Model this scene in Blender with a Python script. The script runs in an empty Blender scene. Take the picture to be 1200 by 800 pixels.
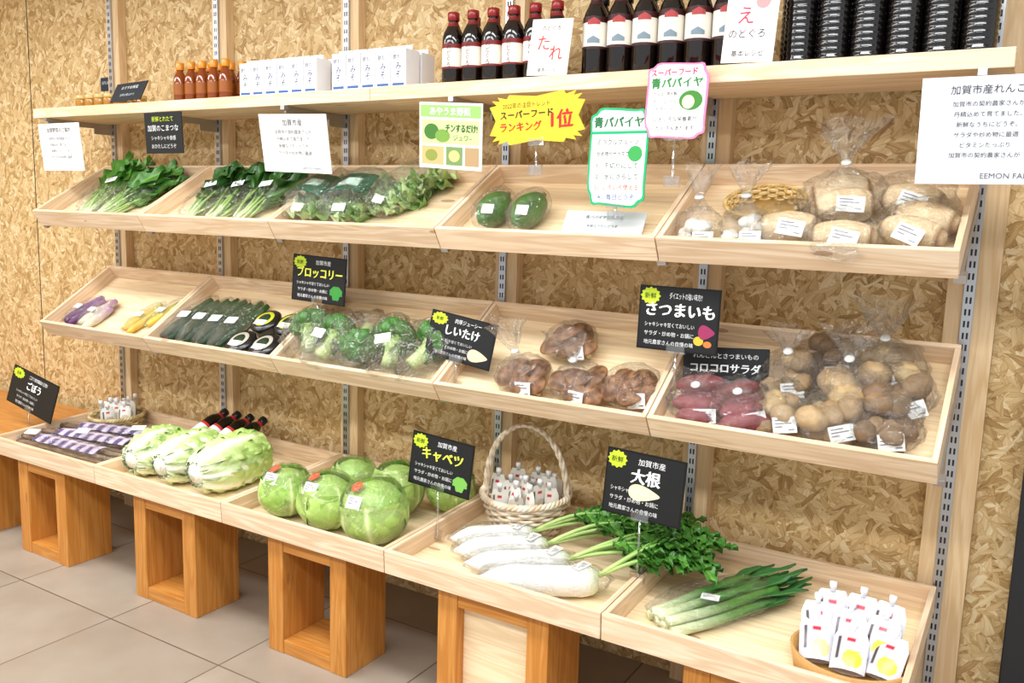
import bpy, bmesh, math, random
from mathutils import Vector, Matrix, noise
random.seed(11)
SC=1.27; FZ=0.267
pi=math.pi
def lin(c):
    o=[]
    for x in c[:3]:
        x=x/255.0
        o.append(x/12.92 if x<=0.04045 else ((x+0.055)/1.055)**2.4)
    return (o[0],o[1],o[2],1.0)
def mixc(a,b,t):
    t=max(0,min(1,t)); return tuple(a[i]*(1-t)+b[i]*t for i in range(3))
def nz(x,y,z): return noise.noise(Vector((x,y,z)))
def T(x,y,z): return Matrix.Translation((x,y,z))
def RX(a): return Matrix.Rotation(a,4,'X')
def RY(a): return Matrix.Rotation(a,4,'Y')
def RZ(a): return Matrix.Rotation(a,4,'Z')
def SCL(x,y,z): return Matrix.Diagonal((x,y,z,1))
# ---------------------------------------------------------------- materials
class NT:
    def __init__(s,name):
        s.m=bpy.data.materials.new(name); s.m.use_nodes=True
        s.t=s.m.node_tree; s.b=s.t.nodes["Principled BSDF"]; s.out=s.t.nodes["Material Output"]
    def n(s,typ,**k):
        nd=s.t.nodes.new(typ)
        for a,b in k.items(): setattr(nd,a,b)
        return nd
    def l(s,a,b): s.t.links.new(a,b)
    def math(s,op,a,b=None,c=None):
        nd=s.n("ShaderNodeMath",operation=op)
        for i,x in enumerate((a,b,c)):
            if x is None: continue
            if isinstance(x,(int,float)): nd.inputs[i].default_value=x
            else: s.l(x,nd.inputs[i])
        return nd.outputs[0]
    def mix(s,f,a,b,mode='MIX'):
        nd=s.n("ShaderNodeMix",data_type='RGBA',blend_type=mode)
        for i,x in ((0,f),(6,a),(7,b)):
            if isinstance(x,(int,float)): nd.inputs[i].default_value=x
            elif isinstance(x,tuple): nd.inputs[i].default_value=x
            else: s.l(x,nd.inputs[i])
        return nd.outputs[2]
    def ramp(s,f,stops):
        r=s.n("ShaderNodeValToRGB"); cr=r.color_ramp
        while len(cr.elements)<len(stops): cr.elements.new(0.5)
        for e,(p,c) in zip(cr.elements,stops): e.position=p; e.color=c
        s.l(f,r.inputs[0]); return r.outputs[0]
    def bump(s,h,st,dist=0.01):
        b=s.n("ShaderNodeBump"); b.inputs["Strength"].default_value=st; b.inputs["Distance"].default_value=dist
        s.l(h,b.inputs["Height"]); s.l(b.outputs[0],s.b.inputs["Normal"])
def simple(name,c,rough=0.5,metal=0.0,spec=0.5,var=0.0,scale=30):
    k=NT(name); col=lin(c)
    tc=k.n("ShaderNodeTexCoord"); no=k.n("ShaderNodeTexNoise"); no.inputs["Scale"].default_value=scale
    k.l(tc.outputs["Object"],no.inputs["Vector"]); var=var or .06
    d=tuple(x*(1-var) for x in col[:3])+(1,)
    k.l(k.mix(no.outputs["Fac"],d,col),k.b.inputs["Base Color"])
    k.b.inputs["Roughness"].default_value=rough; k.b.inputs["Metallic"].default_value=metal
    k.b.inputs["Specular IOR Level"].default_value=spec
    return k.m
def vcol(name,rough=0.5,spec=0.4,scale=60,amt=0.15,bump=0.0,bscale=120,sss=0.0):
    k=NT(name); a=k.n("ShaderNodeAttribute",attribute_name="Col")
    tc=k.n("ShaderNodeTexCoord"); no=k.n("ShaderNodeTexNoise"); no.inputs["Scale"].default_value=scale; no.inputs["Detail"].default_value=4
    k.l(tc.outputs["Object"],no.inputs["Vector"])
    f=k.math('MULTIPLY_ADD',no.outputs["Fac"],2*amt,1-amt)
    hs=k.n("ShaderNodeHueSaturation"); k.l(a.outputs["Color"],hs.inputs["Color"]); k.l(f,hs.inputs["Value"])
    k.l(hs.outputs[0],k.b.inputs["Base Color"])
    k.b.inputs["Roughness"].default_value=rough; k.b.inputs["Specular IOR Level"].default_value=spec
    if bump>0:
        n2=k.n("ShaderNodeTexNoise"); n2.inputs["Scale"].default_value=bscale; n2.inputs["Detail"].default_value=3
        k.l(tc.outputs["Object"],n2.inputs["Vector"]); k.bump(n2.outputs["Fac"],bump,0.004)
    return k.m
def pine(name,c1,c2,c3,axis='X',rough=0.5):
    k=NT(name); tc=k.n("ShaderNodeTexCoord"); oi=k.n("ShaderNodeObjectInfo")
    off=k.math('MULTIPLY',oi.outputs["Random"],37.0)
    ad=k.n("ShaderNodeVectorMath",operation='ADD'); cb=k.n("ShaderNodeCombineXYZ")
    for i in range(3): k.l(off,cb.inputs[i])
    k.l(tc.outputs["Object"],ad.inputs[0]); k.l(cb.outputs[0],ad.inputs[1])
    mp=k.n("ShaderNodeMapping"); s={'X':(1.5,22,22),'Y':(22,1.5,22),'Z':(22,22,1.5)}[axis]
    mp.inputs["Scale"].default_value=s; k.l(ad.outputs[0],mp.inputs["Vector"])
    n1=k.n("ShaderNodeTexNoise"); n1.inputs["Scale"].default_value=1.0; n1.inputs["Detail"].default_value=3; n1.inputs["Distortion"].default_value=0.6
    k.l(mp.outputs[0],n1.inputs["Vector"])
    r=k.math('SINE',k.math('MULTIPLY',n1.outputs["Fac"],42.0)); r=k.math('MULTIPLY_ADD',r,0.5,0.5)
    n2=k.n("ShaderNodeTexNoise"); n2.inputs["Scale"].default_value=7.0; n2.inputs["Detail"].default_value=5
    k.l(mp.outputs[0],n2.inputs["Vector"])
    n3=k.n("ShaderNodeTexNoise"); n3.inputs["Scale"].default_value=4.0; k.l(ad.outputs[0],n3.inputs["Vector"])
    col=k.mix(k.math('MULTIPLY',r,0.75),lin(c1),lin(c2))
    col=k.mix(k.math('MULTIPLY',k.math('SUBTRACT',n2.outputs["Fac"],0.35),1.2),col,lin(c2))
    col=k.mix(k.math('MULTIPLY',k.math('SUBTRACT',n3.outputs["Fac"],0.4),1.1),col,lin(c3))
    vo=k.n("ShaderNodeTexVoronoi"); vo.inputs["Scale"].default_value=1.0; m3=k.n("ShaderNodeMapping"); s3={'X':(2.2,7,7),'Y':(7,2.2,7),'Z':(7,7,2.2)}[axis]
    m3.inputs["Scale"].default_value=s3; k.l(ad.outputs[0],m3.inputs["Vector"]); k.l(m3.outputs[0],vo.inputs["Vector"])
    kn=k.math('LESS_THAN',vo.outputs["Distance"],0.055)
    col=k.mix(k.math('MULTIPLY',kn,0.6),col,lin((150,98,56)))
    hs=k.n("ShaderNodeHueSaturation"); k.l(col,hs.inputs["Color"]); k.l(k.math('MULTIPLY_ADD',oi.outputs["Random"],0.12,0.93),hs.inputs["Value"])
    k.l(hs.outputs[0],k.b.inputs["Base Color"]); k.b.inputs["Roughness"].default_value=rough
    k.b.inputs["Specular IOR Level"].default_value=0.3
    k.bump(n2.outputs["Fac"],0.08,0.003)
    return k.m
def osb():
    k=NT("osb_board"); tc=k.n("ShaderNodeTexCoord"); sp=k.n("ShaderNodeSeparateXYZ"); k.l(tc.outputs["Object"],sp.inputs[0])
    cb=k.n("ShaderNodeCombineXYZ"); k.l(k.math('ADD',sp.outputs[0],sp.outputs[1]),cb.inputs[0]); k.l(sp.outputs[2],cb.inputs[1])
    dn=k.n("ShaderNodeTexNoise"); dn.inputs["Scale"].default_value=14; k.l(cb.outputs[0],dn.inputs["Vector"])
    dv=k.n("ShaderNodeVectorMath",operation='MULTIPLY_ADD'); k.l(dn.outputs["Color"],dv.inputs[0]); dv.inputs[1].default_value=(0.025,0.025,0); k.l(cb.outputs[0],dv.inputs[2])
    best=None
    angs=[0.25,1.2,2.2,0.75,2.75,1.7]; scl=[(21,66),(30,60),(19,76),(36,84),(26,100),(31,72)]
    for a,sc in zip(angs,scl):
        m1=k.n("ShaderNodeMapping"); m1.inputs["Rotation"].default_value=(0,0,a); k.l(dv.outputs[0],m1.inputs["Vector"])
        m2=k.n("ShaderNodeMapping"); m2.inputs["Scale"].default_value=(sc[0],sc[1],1); m2.inputs["Location"].default_value=(a*7,a*3,0); k.l(m1.outputs[0],m2.inputs["Vector"])
        v=k.n("ShaderNodeTexVoronoi",voronoi_dimensions='2D'); v.inputs["Scale"].default_value=1; k.l(m2.outputs[0],v.inputs["Vector"])
        ve=k.n("ShaderNodeTexVoronoi",voronoi_dimensions='2D',feature='DISTANCE_TO_EDGE'); ve.inputs["Scale"].default_value=1; k.l(m2.outputs[0],ve.inputs["Vector"])
        s2=k.n("ShaderNodeSeparateColor"); k.l(v.outputs["Color"],s2.inputs[0])
        fi=k.n("ShaderNodeMapping"); fi.inputs["Scale"].default_value=(16,190,1); k.l(m1.outputs[0],fi.inputs["Vector"])
        fn=k.n("ShaderNodeTexNoise",noise_dimensions='2D'); fn.inputs["Scale"].default_value=1; fn.inputs["Detail"].default_value=3; k.l(fi.outputs[0],fn.inputs["Vector"])
        tone=k.math('ADD',k.math('MULTIPLY',s2.outputs[1],0.6),k.math('MULTIPLY',fn.outputs["Fac"],0.5))
        ed=k.math('MINIMUM',k.math('MULTIPLY',ve.outputs["Distance"],12),1.0)
        tone=k.math('MULTIPLY',tone,k.math('MULTIPLY_ADD',ed,0.45,0.55))
        if best is None: best=(s2.outputs[0],tone)
        else:
            g=k.math('GREATER_THAN',s2.outputs[0],best[0])
            tn=k.n("ShaderNodeMix",data_type='FLOAT'); k.l(g,tn.inputs[0]); k.l(best[1],tn.inputs[2]); k.l(tone,tn.inputs[3])
            best=(k.math('MAXIMUM',s2.outputs[0],best[0]),tn.outputs[0])
    col=k.ramp(best[1],[(0.1,lin((120,86,46))),(0.27,lin((172,136,84))),(0.48,lin((206,174,122))),(0.75,lin((226,200,152))),(0.98,lin((246,230,194)))])
    bn=k.n("ShaderNodeTexNoise"); bn.inputs["Scale"].default_value=3; k.l(cb.outputs[0],bn.inputs["Vector"])
    col=k.mix(k.math('MULTIPLY',bn.outputs["Fac"],0.2),col,lin((208,172,114)))
    k.l(col,k.b.inputs["Base Color"]); k.b.inputs["Roughness"].default_value=0.5; k.b.inputs["Specular IOR Level"].default_value=0.3
    k.bump(best[1],0.25,0.004)
    return k.m
def floor_mat():
    k=NT("floor_tile"); tc=k.n("ShaderNodeTexCoord")
    br=k.n("ShaderNodeTexBrick"); br.offset=0.0; br.inputs["Scale"].default_value=1.0
    br.inputs["Brick Width"].default_value=0.48; br.inputs["Row Height"].default_value=0.48; br.inputs["Mortar Size"].default_value=0.0025
    br.inputs["Color1"].default_value=lin((168,156,141)); br.inputs["Color2"].default_value=lin((156,144,130)); br.inputs["Mortar"].default_value=lin((92,80,68))
    mp=k.n("ShaderNodeMapping"); mp.inputs["Location"].default_value=(0.12,0.2,0); k.l(tc.outputs["Object"],mp.inputs["Vector"]); k.l(mp.outputs[0],br.inputs["Vector"])
    no=k.n("ShaderNodeTexNoise"); no.inputs["Scale"].default_value=6; no.inputs["Detail"].default_value=6; k.l(tc.outputs["Object"],no.inputs["Vector"])
    col=k.mix(k.math('MULTIPLY',k.math('SUBTRACT',no.outputs["Fac"],0.3),1.1),br.outputs["Color"],lin((136,118,98)))
    k.l(col,k.b.inputs["Base Color"]); k.b.inputs["Roughness"].default_value=0.4
    return k.m
def film(name="clear_plastic_film",base=0.06,bs=42,fac=.42,rough=.1):
    k=NT(name); k.t.nodes.remove(k.b)
    tr=k.n("ShaderNodeBsdfTransparent"); tr.inputs[0].default_value=(0.98,0.985,0.985,1)
    gl=k.n("ShaderNodeBsdfGlossy"); gl.inputs["Roughness"].default_value=rough
    lw=k.n("ShaderNodeLayerWeight"); lw.inputs[0].default_value=0.32
    tc=k.n("ShaderNodeTexCoord"); no=k.n("ShaderNodeTexNoise"); no.inputs["Scale"].default_value=bs; no.inputs["Detail"].default_value=2; no.inputs["Distortion"].default_value=2.5
    k.l(tc.outputs["Object"],no.inputs["Vector"])
    b=k.n("ShaderNodeBump"); b.inputs["Strength"].default_value=1.0; b.inputs["Distance"].default_value=0.02; k.l(no.outputs["Fac"],b.inputs["Height"])
    k.l(b.outputs[0],gl.inputs["Normal"]); k.l(b.outputs[0],lw.inputs["Normal"])
    f=k.math('MULTIPLY_ADD',lw.outputs["Facing"],fac,base)
    mx=k.n("ShaderNodeMixShader"); k.l(f,mx.inputs[0]); k.l(tr.outputs[0],mx.inputs[1]); k.l(gl.outputs[0],mx.inputs[2])
    k.l(mx.outputs[0],k.out.inputs[0]); return k.m
M_OSB=osb(); M_FLOOR=floor_mat(); M_FILM=film()
M_PX=pine("pine_grain_x",(242,220,190),(212,178,140),(228,197,163),'X')
M_PY=pine("pine_grain_y",(242,220,190),(214,180,144),(230,201,167),'Y')
M_PZ=pine("pine_grain_z",(232,206,166),(210,174,126),(220,188,144),'Z')
M_PI=pine("pine_panel",(248,228,192),(228,198,152),(238,210,168),'X')
M_OR=pine("varnished_wood",(208,146,74),(182,114,44),(196,128,58),'Z',0.3)
M_ORX=pine("varnished_wood_x",(208,146,74),(182,114,44),(196,128,58),'X',0.3)
M_METAL=simple("galvanised_steel",(190,192,196),0.35,0.9)
M_DARK=simple("dark_slot",(30,30,32),0.6)
M_WHITE=simple("white_paint",(240,238,232),0.6)
M_LEAF=vcol("vegetable_leaf",0.42,0.5,70,0.14,0.2,90)
M_ROOT=vcol("vegetable_skin",0.5,0.4,45,0.14,0.2,120)
M_PAPER=vcol("printed_paper",0.45,0.3,10,0.02)
M_GLASS=vcol("dark_glass",0.08,0.7,10,0.03)
M_PLAST=vcol("glossy_plastic",0.25,0.5,10,0.03)
M_WICK=vcol("wicker",0.6,0.3,150,0.2,0.3,300)
# ---------------------------------------------------------------- mesh builder
class MB:
    def __init__(s): s.v=[];s.f=[];s.fm=[];s.fs=[];s.c=[];s.mats=[]
    def add(s,vf,mat,col=(1,1,1),M=None,smooth=True):
        vs,fs=vf[0],vf[1]; cs=vf[2] if len(vf)>2 and vf[2] else None
        if mat not in s.mats: s.mats.append(mat)
        mi=s.mats.index(mat); o=len(s.v)
        for v in vs:
            v=Vector(v); s.v.append(M@v if M else v)
        if cs: s.c.extend([(c[0],c[1],c[2],1) for c in cs])
        else: s.c.extend([(col[0],col[1],col[2],1)]*len(vs))
        for f in fs: s.f.append([i+o for i in f])
        s.fm.extend([mi]*len(fs)); s.fs.extend([smooth]*len(fs))
    def box(s,x0,x1,y0,y1,z0,z1,mat,col=(1,1,1),M=None):
        vs=[(x,y,z) for z in (z0,z1) for y in (y0,y1) for x in (x0,x1)]
        fs=[(0,2,3,1),(4,5,7,6),(0,1,5,4),(2,6,7,3),(0,4,6,2),(1,3,7,5)]
        s.add((vs,fs),mat,col,M,False)
    def obj(s,name,M=None,bevel=0):
        me=bpy.data.meshes.new(name); me.from_pydata([tuple(v) for v in s.v],[],s.f)
        for m in s.mats: me.materials.append(m)
        me.polygons.foreach_set("material_index",s.fm); me.polygons.foreach_set("use_smooth",s.fs)
        ca=me.color_attributes.new("Col",'FLOAT_COLOR','POINT')
        ca.data.foreach_set("color",[x for c in s.c for x in c])
        me.update(); o=bpy.data.objects.new(name,me); bpy.context.collection.objects.link(o)
        if M: o.matrix_world=M
        if bevel:
            b=o.modifiers.new("bevel",'BEVEL'); b.width=bevel; b.segments=2; b.limit_method='ANGLE'
        return o
def surf(fn,nu,nv,cu=False,cap=False):
    vs=[];cs=[];fs=[]
    for j in range(nv+1):
        for i in range(nu if cu else nu+1):
            r=fn(i/nu,j/nv)
            if len(r)==2: vs.append(r[0]);cs.append(r[1])
            else: vs.append(r)
    W=nu if cu else nu+1
    for j in range(nv):
        for i in range(nu):
            a=j*W+i; b=j*W+(i+1)%W if cu else a+1
            fs.append((a,b,b+W,a+W))
    if cap:
        fs.append(tuple(range(W-1,-1,-1))); fs.append(tuple(range(nv*W,nv*W+W)))
    return vs,fs,cs
def lathe(prof,n=24,cols=None,sx=1,sy=1):
    vs=[];fs=[];cs=[]
    for j,(r,z) in enumerate(prof):
        for i in range(n):
            a=2*pi*i/n; vs.append((r*math.cos(a)*sx,r*math.sin(a)*sy,z))
            if cols: cs.append(cols[j])
    for j in range(len(prof)-1):
        for i in range(n):
            a=j*n+i;b=j*n+(i+1)%n; fs.append((a,b,b+n,a+n))
    fs.append(tuple(range(n-1,-1,-1))); k=(len(prof)-1)*n; fs.append(tuple(range(k,k+n)))
    return vs,fs,cs
def tube(path,rad,n=8,colf=None,flat=1.0,wob=0):
    P=[Vector(p) for p in path]; N=len(P); vs=[];fs=[];cs=[]
    up=Vector((0,0,1)); 
    t0=(P[1]-P[0]).normalized()
    if abs(t0.dot(up))>.9: up=Vector((1,0,0))
    nrm=(up-t0*up.dot(t0)).normalized()
    for j in range(N):
        t=(P[min(j+1,N-1)]-P[max(j-1,0)]).normalized()
        nrm=(nrm-t*nrm.dot(t)).normalized(); b=t.cross(nrm)
        r=rad[j] if isinstance(rad,(list,tuple)) else rad
        for i in range(n):
            a=2*pi*i/n; rr=r*(1+wob*nz(math.cos(a)*2,math.sin(a)*2,j*.7)) 
            vs.append(P[j]+nrm*(math.sin(a)*rr*flat)+b*(math.cos(a)*rr))
            if colf: cs.append(colf(j/(N-1),i/n))
    for j in range(N-1):
        for i in range(n):
            a=j*n+i;b=j*n+(i+1)%n; fs.append((a,a+n,b+n,b))
    fs.append(tuple(range(n))); k=(N-1)*n; fs.append(tuple(range(k+n-1,k-1,-1)))
    return vs,fs,cs
def blob(rx,ry,rz,amp=0.1,fr=2.0,nu=20,nv=14,seed=0,colf=None):
    def fn(u,v):
        a=2*pi*u; b=pi*(v-0.5); cb=math.cos(b)
        d=Vector((cb*math.cos(a),cb*math.sin(a),math.sin(b)))
        k=1+amp*nz(d.x*fr+seed,d.y*fr+seed*.7,d.z*fr)
        p=(d.x*rx*k,d.y*ry*k,d.z*rz*k)
        return (p,colf(d,k)) if colf else p
    return surf(fn,nu,nv,True,True)
# ---------------------------------------------------------------- text
_tc={}
def textmesh(s):
    if s in _tc: return _tc[s]
    c=bpy.data.curves.new("t",'FONT'); c.body=s; c.size=1; c.align_x='CENTER'; c.align_y='CENTER'; c.resolution_u=2
    o=bpy.data.objects.new("t",c); bpy.context.collection.objects.link(o)
    bpy.context.view_layer.update()
    me=bpy.data.meshes.new_from_object(o.evaluated_get(bpy.context.evaluated_depsgraph_get()))
    vs=[tuple(v.co) for v in me.vertices]; fs=[tuple(p.vertices) for p in me.polygons]
    if vs:
        xs=[v[0] for v in vs]; ys=[v[1] for v in vs]; cx=(min(xs)+max(xs))/2; cy=(min(ys)+max(ys))/2
        vs=[(v[0]-cx,v[1]-cy,v[2]) for v in vs]
        w=max(xs)-min(xs); h=max(ys)-min(ys)
    else: w=h=1
    bpy.data.objects.remove(o); bpy.data.meshes.remove(me)
    _tc[s]=(vs,fs,w,h); return _tc[s]
def put_text(mb,s,cx,cz,size,col,M,off=-0.0022,maxw=None,bold=False,rot=0):
    vs,fs,w,h=textmesh(s)
    if not vs: return
    k=size
    if maxw and w*k>maxw: kx=maxw/w
    else: kx=k
    m=M@T(cx,off,cz)@RY(-rot)
    mb.add(([(v[0]*kx,0,v[1]*k) for v in vs],fs),M_PAPER,lin(col),m,False)
    if bold:
        mb.add(([(v[0]*kx+k*.04,-.0002,v[1]*k+k*.02) for v in vs],fs),M_PAPER,lin(col),m,False)
        mb.add(([(v[0]*kx-k*.03,-.0003,v[1]*k-k*.02) for v in vs],fs),M_PAPER,lin(col),m,False)
def poly(mb,pts,col,M,off):
    mb.add(([(x,off,z) for x,z in pts],[tuple(range(len(pts)))]),M_PAPER,lin(col),M,False)
def rect(mb,x0,x1,z0,z1,col,M,off): poly(mb,[(x0,z0),(x1,z0),(x1,z1),(x0,z1)],col,M,off)
def ell(mb,cx,cz,rx,rz,col,M,off,n=20,jag=0):
    poly(mb,[(cx+rx*math.cos(2*pi*i/n)*(1-jag*(i%2)),cz+rz*math.sin(2*pi*i/n)*(1-jag*(i%2))) for i in range(n)],col,M,off)
def sign(name,x0,x1,z0,z1,y,bg,items,roll=0,tilt=0,yaw=0,stem=0,shape=None,border=None):
    mb=MB(); w=x1-x0; h=z1-z0; I=Matrix.Identity(4)
    if shape is None:
        mb.box(-w/2,w/2,-.0015,.0015,-h/2,h/2,M_PAPER,lin(bg))
        if border: 
            e=.004
            rect(mb,-w/2,w/2,-h/2,h/2,border,I,-.0017); rect(mb,-w/2+e,w/2-e,-h/2+e,h/2-e,bg,I,-.0019)
    else:
        pts=shape(w,h); n=len(pts)
        vs=[(x,-.0015,z) for x,z in pts]+[(x,.0015,z) for x,z in pts]
        fs=[tuple(range(n)),tuple(range(2*n-1,n-1,-1))]+[(i,(i+1)%n,(i+1)%n+n,i+n) for i in range(n)]
        mb.add((vs,fs),M_PAPER,lin(border or bg),None,False)
        if border: poly(mb,[(x*.93,z*.95) for x,z in pts],bg,I,-.0018)
    for it in items:
        k=it[0]
        if k=='t': put_text(mb,it[1],it[2]*w,it[3]*h,it[4]*h,it[5],I,-.0028,it[6]*w if len(it)>6 else w*.92,bold=len(it)>7)
        elif k=='r': rect(mb,it[1]*w,it[2]*w,it[3]*h,it[4]*h,it[5],I,-.0021)
        elif k=='e': ell(mb,it[1]*w,it[2]*h,it[3]*w,it[4]*h,it[5],I,-.0022-.0001*(it[6] if len(it)>6 else 0),24,it[7] if len(it)>7 else 0)
        elif k=='p': poly(mb,[(a*w,b*h) for a,b in it[1]],it[2],I,-.0026)
    M=T((x0+x1)/2,y,(z0+z1)/2)@RZ(yaw)@RX(tilt)@RY(roll)
    if stem:
        Mi=(RZ(yaw)@RX(tilt)@RY(roll)).inverted()
        mb.box(-.022,.022,-.004,.004,-h/2-.004,-h/2+.014,M_FILM2)
        a=Vector((0,0.001,-h/2)); b=a+Mi.to_3x3()@Vector((0,0,-stem))
        mb.add(tube([a,a.lerp(b,.5),b],.0035,8),M_FILM2)
        mb.box(-.018,.018,-.006,.006,-.004,.02,M_FILM2,M=T(*b))
    return mb.obj(name,M)
M_FILM2=film("clear_acrylic",base=0.22,bs=4)
# ---------------------------------------------------------------- room shell
def room():
    m=MB(); m.box(-2.2,4.2,0,0.08,FZ,2.5,M_OSB); m.obj("wall_back")
    m=MB(); m.box(-2.3,-2.2,-3.4,.08,FZ,2.5,M_OSB); m.obj("wall_left")
    m=MB(); m.box(-2.3,4.2,-3.4,.08,FZ-.05,FZ,M_FLOOR); m.obj("floor")
    m=MB(); m.box(-2.3,4.2,-3.4,.08,2.5,2.55,M_WHITE); m.obj("ceiling")
    m=MB(); m.box(3.14,3.5,-.09,-.001,FZ,1.42,simple("black_laminate",(26,28,32),.4)); m.obj("black_panel",bevel=.003)
    m=MB(); 
    m.box(-.62,-.616,-.0012,0,FZ,2.5,M_DARK); m.obj("trim_1")
room()
# ---------------------------------------------------------------- shelf structure
ROW={1:(-.3757,1.4695,-.08,1.646),2:(-.3711,1.0665,-.08,1.2625),3:(-.5626,.6727,-.053,.702)}
H=.062
def rowM(r):
    yf,zf,yb,zb=ROW[r]; a=math.atan2(zb-zf,yb-yf); L=math.hypot(zb-zf,yb-yf)
    return T(0,yf,zf)@RX(a),L,a
def tray(r,k):
    M,L,a=rowM(r); t=.012; w=.6-.003; m=MB()
    m.box(0,w,0,t,-H,0,M_PX); m.box(0,w,L-t,L,-H,0,M_PX)
    m.box(0,t,t,L-t,-H,-.001,M_PY); m.box(w-t,w,t,L-t,-H,-.001,M_PY)
    m.box(t,w-t,t,L-t,-H+.003,-H+.011,M_PI)
    m.obj("display_tray",M@T(.6*k+.0015,0,0),bevel=.0015)
for r,ks in ((1,range(0,5)),(2,range(0,5)),(3,range(0,5))):
    for k in ks: tray(r,k)
def P(r,x,s,n=0,rz=0,rx=0,ry=0):
    M,L,a=rowM(r); return M@T(x,s,-H+.0115+n)@RZ(rz)@RX(rx)@RY(ry)
for k in range(0,6):
    m=MB(); x=.6*k
    x0,x1=(x-.028,x+.045) if k<5 else (x-.045,x+.055)
    m.box(x0,x1,-.034,-.0005,FZ,2.5,M_PZ)
    m.box(x-.011,x+.011,-.043,-.0345,.33,2.35,M_METAL)
    z=.36
    while z<2.3:
        m.box(x-.006,x-.002,-.0436,-.043,z,z+.014,M_DARK); m.box(x+.002,x+.006,-.0436,-.043,z,z+.014,M_DARK); z+=.026
    for r in (1,2):
        M,L,a=rowM(r)
        m.box(x-.0025,x+.0025,.02,L-.02,-H-.018,-H-.0008,M_METAL,M=M)
        m.box(x-.011,x+.011,.012,.03,-H-.018,-H-.001,M_METAL,M=M)
    m.box(x-.0025,x+.0025,-.30,-.04,1.782,1.802,M_METAL)
    m.box(x-.0025,x+.0025,-.12,-.04,1.762,1.782,M_METAL)
    m.box(x-.008,x+.008,-.312,-.29,1.79,1.803,M_METAL)
    m.obj("slotted_shelf_upright",bevel=.001)
m=MB(); m.box(-.09,1.52,-.3,-.046,1.8035,1.838,M_PX); m.obj("wall_shelf_board",bevel=.002)
m=MB(); m.box(1.523,3.05,-.302,-.046,1.8035,1.84,M_PX); m.obj("wall_shelf_board",bevel=.002)
def stand(x0,x1,y0,y1,fill=False):
    m=MB(); z0=FZ; z1=.607; t=.045
    m.box(x0,x0+t+.012,y0,y1,z0,z1,M_OR); m.box(x1-t-.012,x1,y0,y1,z0,z1,M_OR)
    m.box(x0+t+.012,x1-t-.012,y0+.002,y1,z0,z0+t*.9,M_ORX); m.box(x0+t+.012,x1-t-.012,y0+.002,y1,z1-t*.9,z1,M_ORX)
    if fill: m.box(x0+t+.012,x1-t-.012,y0+.03,y0+.045,z0+t*.9,z1-t*.9,M_PI)
    m.obj("wooden_block_stand",bevel=.002)
for a,b,f in ((-.42,-.13,0),(.11,.39,0),(.76,1.05,0),(1.36,1.65,0),(1.95,2.26,1),(2.58,2.88,0)):
    stand(a,b,-.535,-.37,f)
# ---------------------------------------------------------------- common bits
W_=lin((246,246,244)); K_=lin((25,25,28))
def label(mb,M,w=.035,h=.024,col=(246,246,244)):
    mb.box(-w/2,w/2,-h/2,h/2,0,.0012,M_PAPER,lin(col),M)
    for i,(a,b) in enumerate(((-.4,.1),(-.4,.3),(-.4,-.1),(.15,.4))):
        z=h*(.3-.2*i); mb.box(w*a,w*b,z-h*.035,z+h*.035,.0012,.0016,M_PAPER,lin((120,120,126)),M)
def bag(mb,rx,ry,rz,M,seed=0,amp=.16,neck=0,fr=3.2,tilt=(0,0)):
    def fn(u,v):
        a=2*pi*u; b=pi*(v*.96+.02-.5); cb=max(math.cos(b),.02)**.7
        d=Vector((cb*math.cos(a),cb*math.sin(a),math.sin(b)))
        k=1+amp*nz(d.x*fr+seed,d.y*fr,d.z*fr)+amp*.6*abs(nz(d.x*8,d.y*8+seed,d.z*8))
        return (d.x*rx*k,d.y*ry*k,rz+d.z*rz*(.96 if d.z<0 else k))
    mb.add(surf(fn,30,18,True),M_FILM,(1,1,1),M)
    if neck:
        def f2(u,v):
            a=2*pi*u
            if v<.35: r=rx*.5*(1-v/.35)+.007
            else: r=.007+(v-.35)/.65*rx*.55*(1+.45*math.sin(a*5+seed))*(1+.3*nz(math.cos(a)*3,math.sin(a)*3,seed+v*3))
            return (r*math.cos(a)+tilt[0]*v,r*math.sin(a)*.55+tilt[1]*v,rz*1.75+neck*v+.012*v*math.sin(a*3+seed))
        mb.add(surf(f2,30,10,True),M_FILM,(1,1,1),M)
        mb.add(lathe([(.009,0),(.011,.003),(.009,.006)],12),M_PLAST,lin((220,220,215)),M@T(tilt[0]*.35,tilt[1]*.35,rz*1.75+neck*.33))
def leafblade(L,w,c1,c2,seed=0,curl=.3,wave=.12,nu=8,nv=14):
    def fn(u,v):
        s=(u-.5)*2; ww=w*(math.sin(pi*min(1,v*.96+.03))**.6)*(1+.18*math.sin(v*19+seed)*abs(s))
        x=s*ww; y=v*L; z=wave*w*math.sin(v*13+s*3+seed)*abs(s)+abs(s)*w*.35-curl*L*v*v
        c=mixc(c1,c2,max(0,1-abs(s)*5)*.9+.2*abs(math.sin(v*24-abs(s)*5))*(.5))
        return (x,y,z),c
    return surf(fn,nu,nv)
G_D=lin((30,78,28))[:3]; G_M=lin((66,126,42))[:3]; G_L=lin((160,198,100))[:3]; G_Y=lin((206,220,146))[:3]; WHT=lin((240,240,222))[:3]
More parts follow.
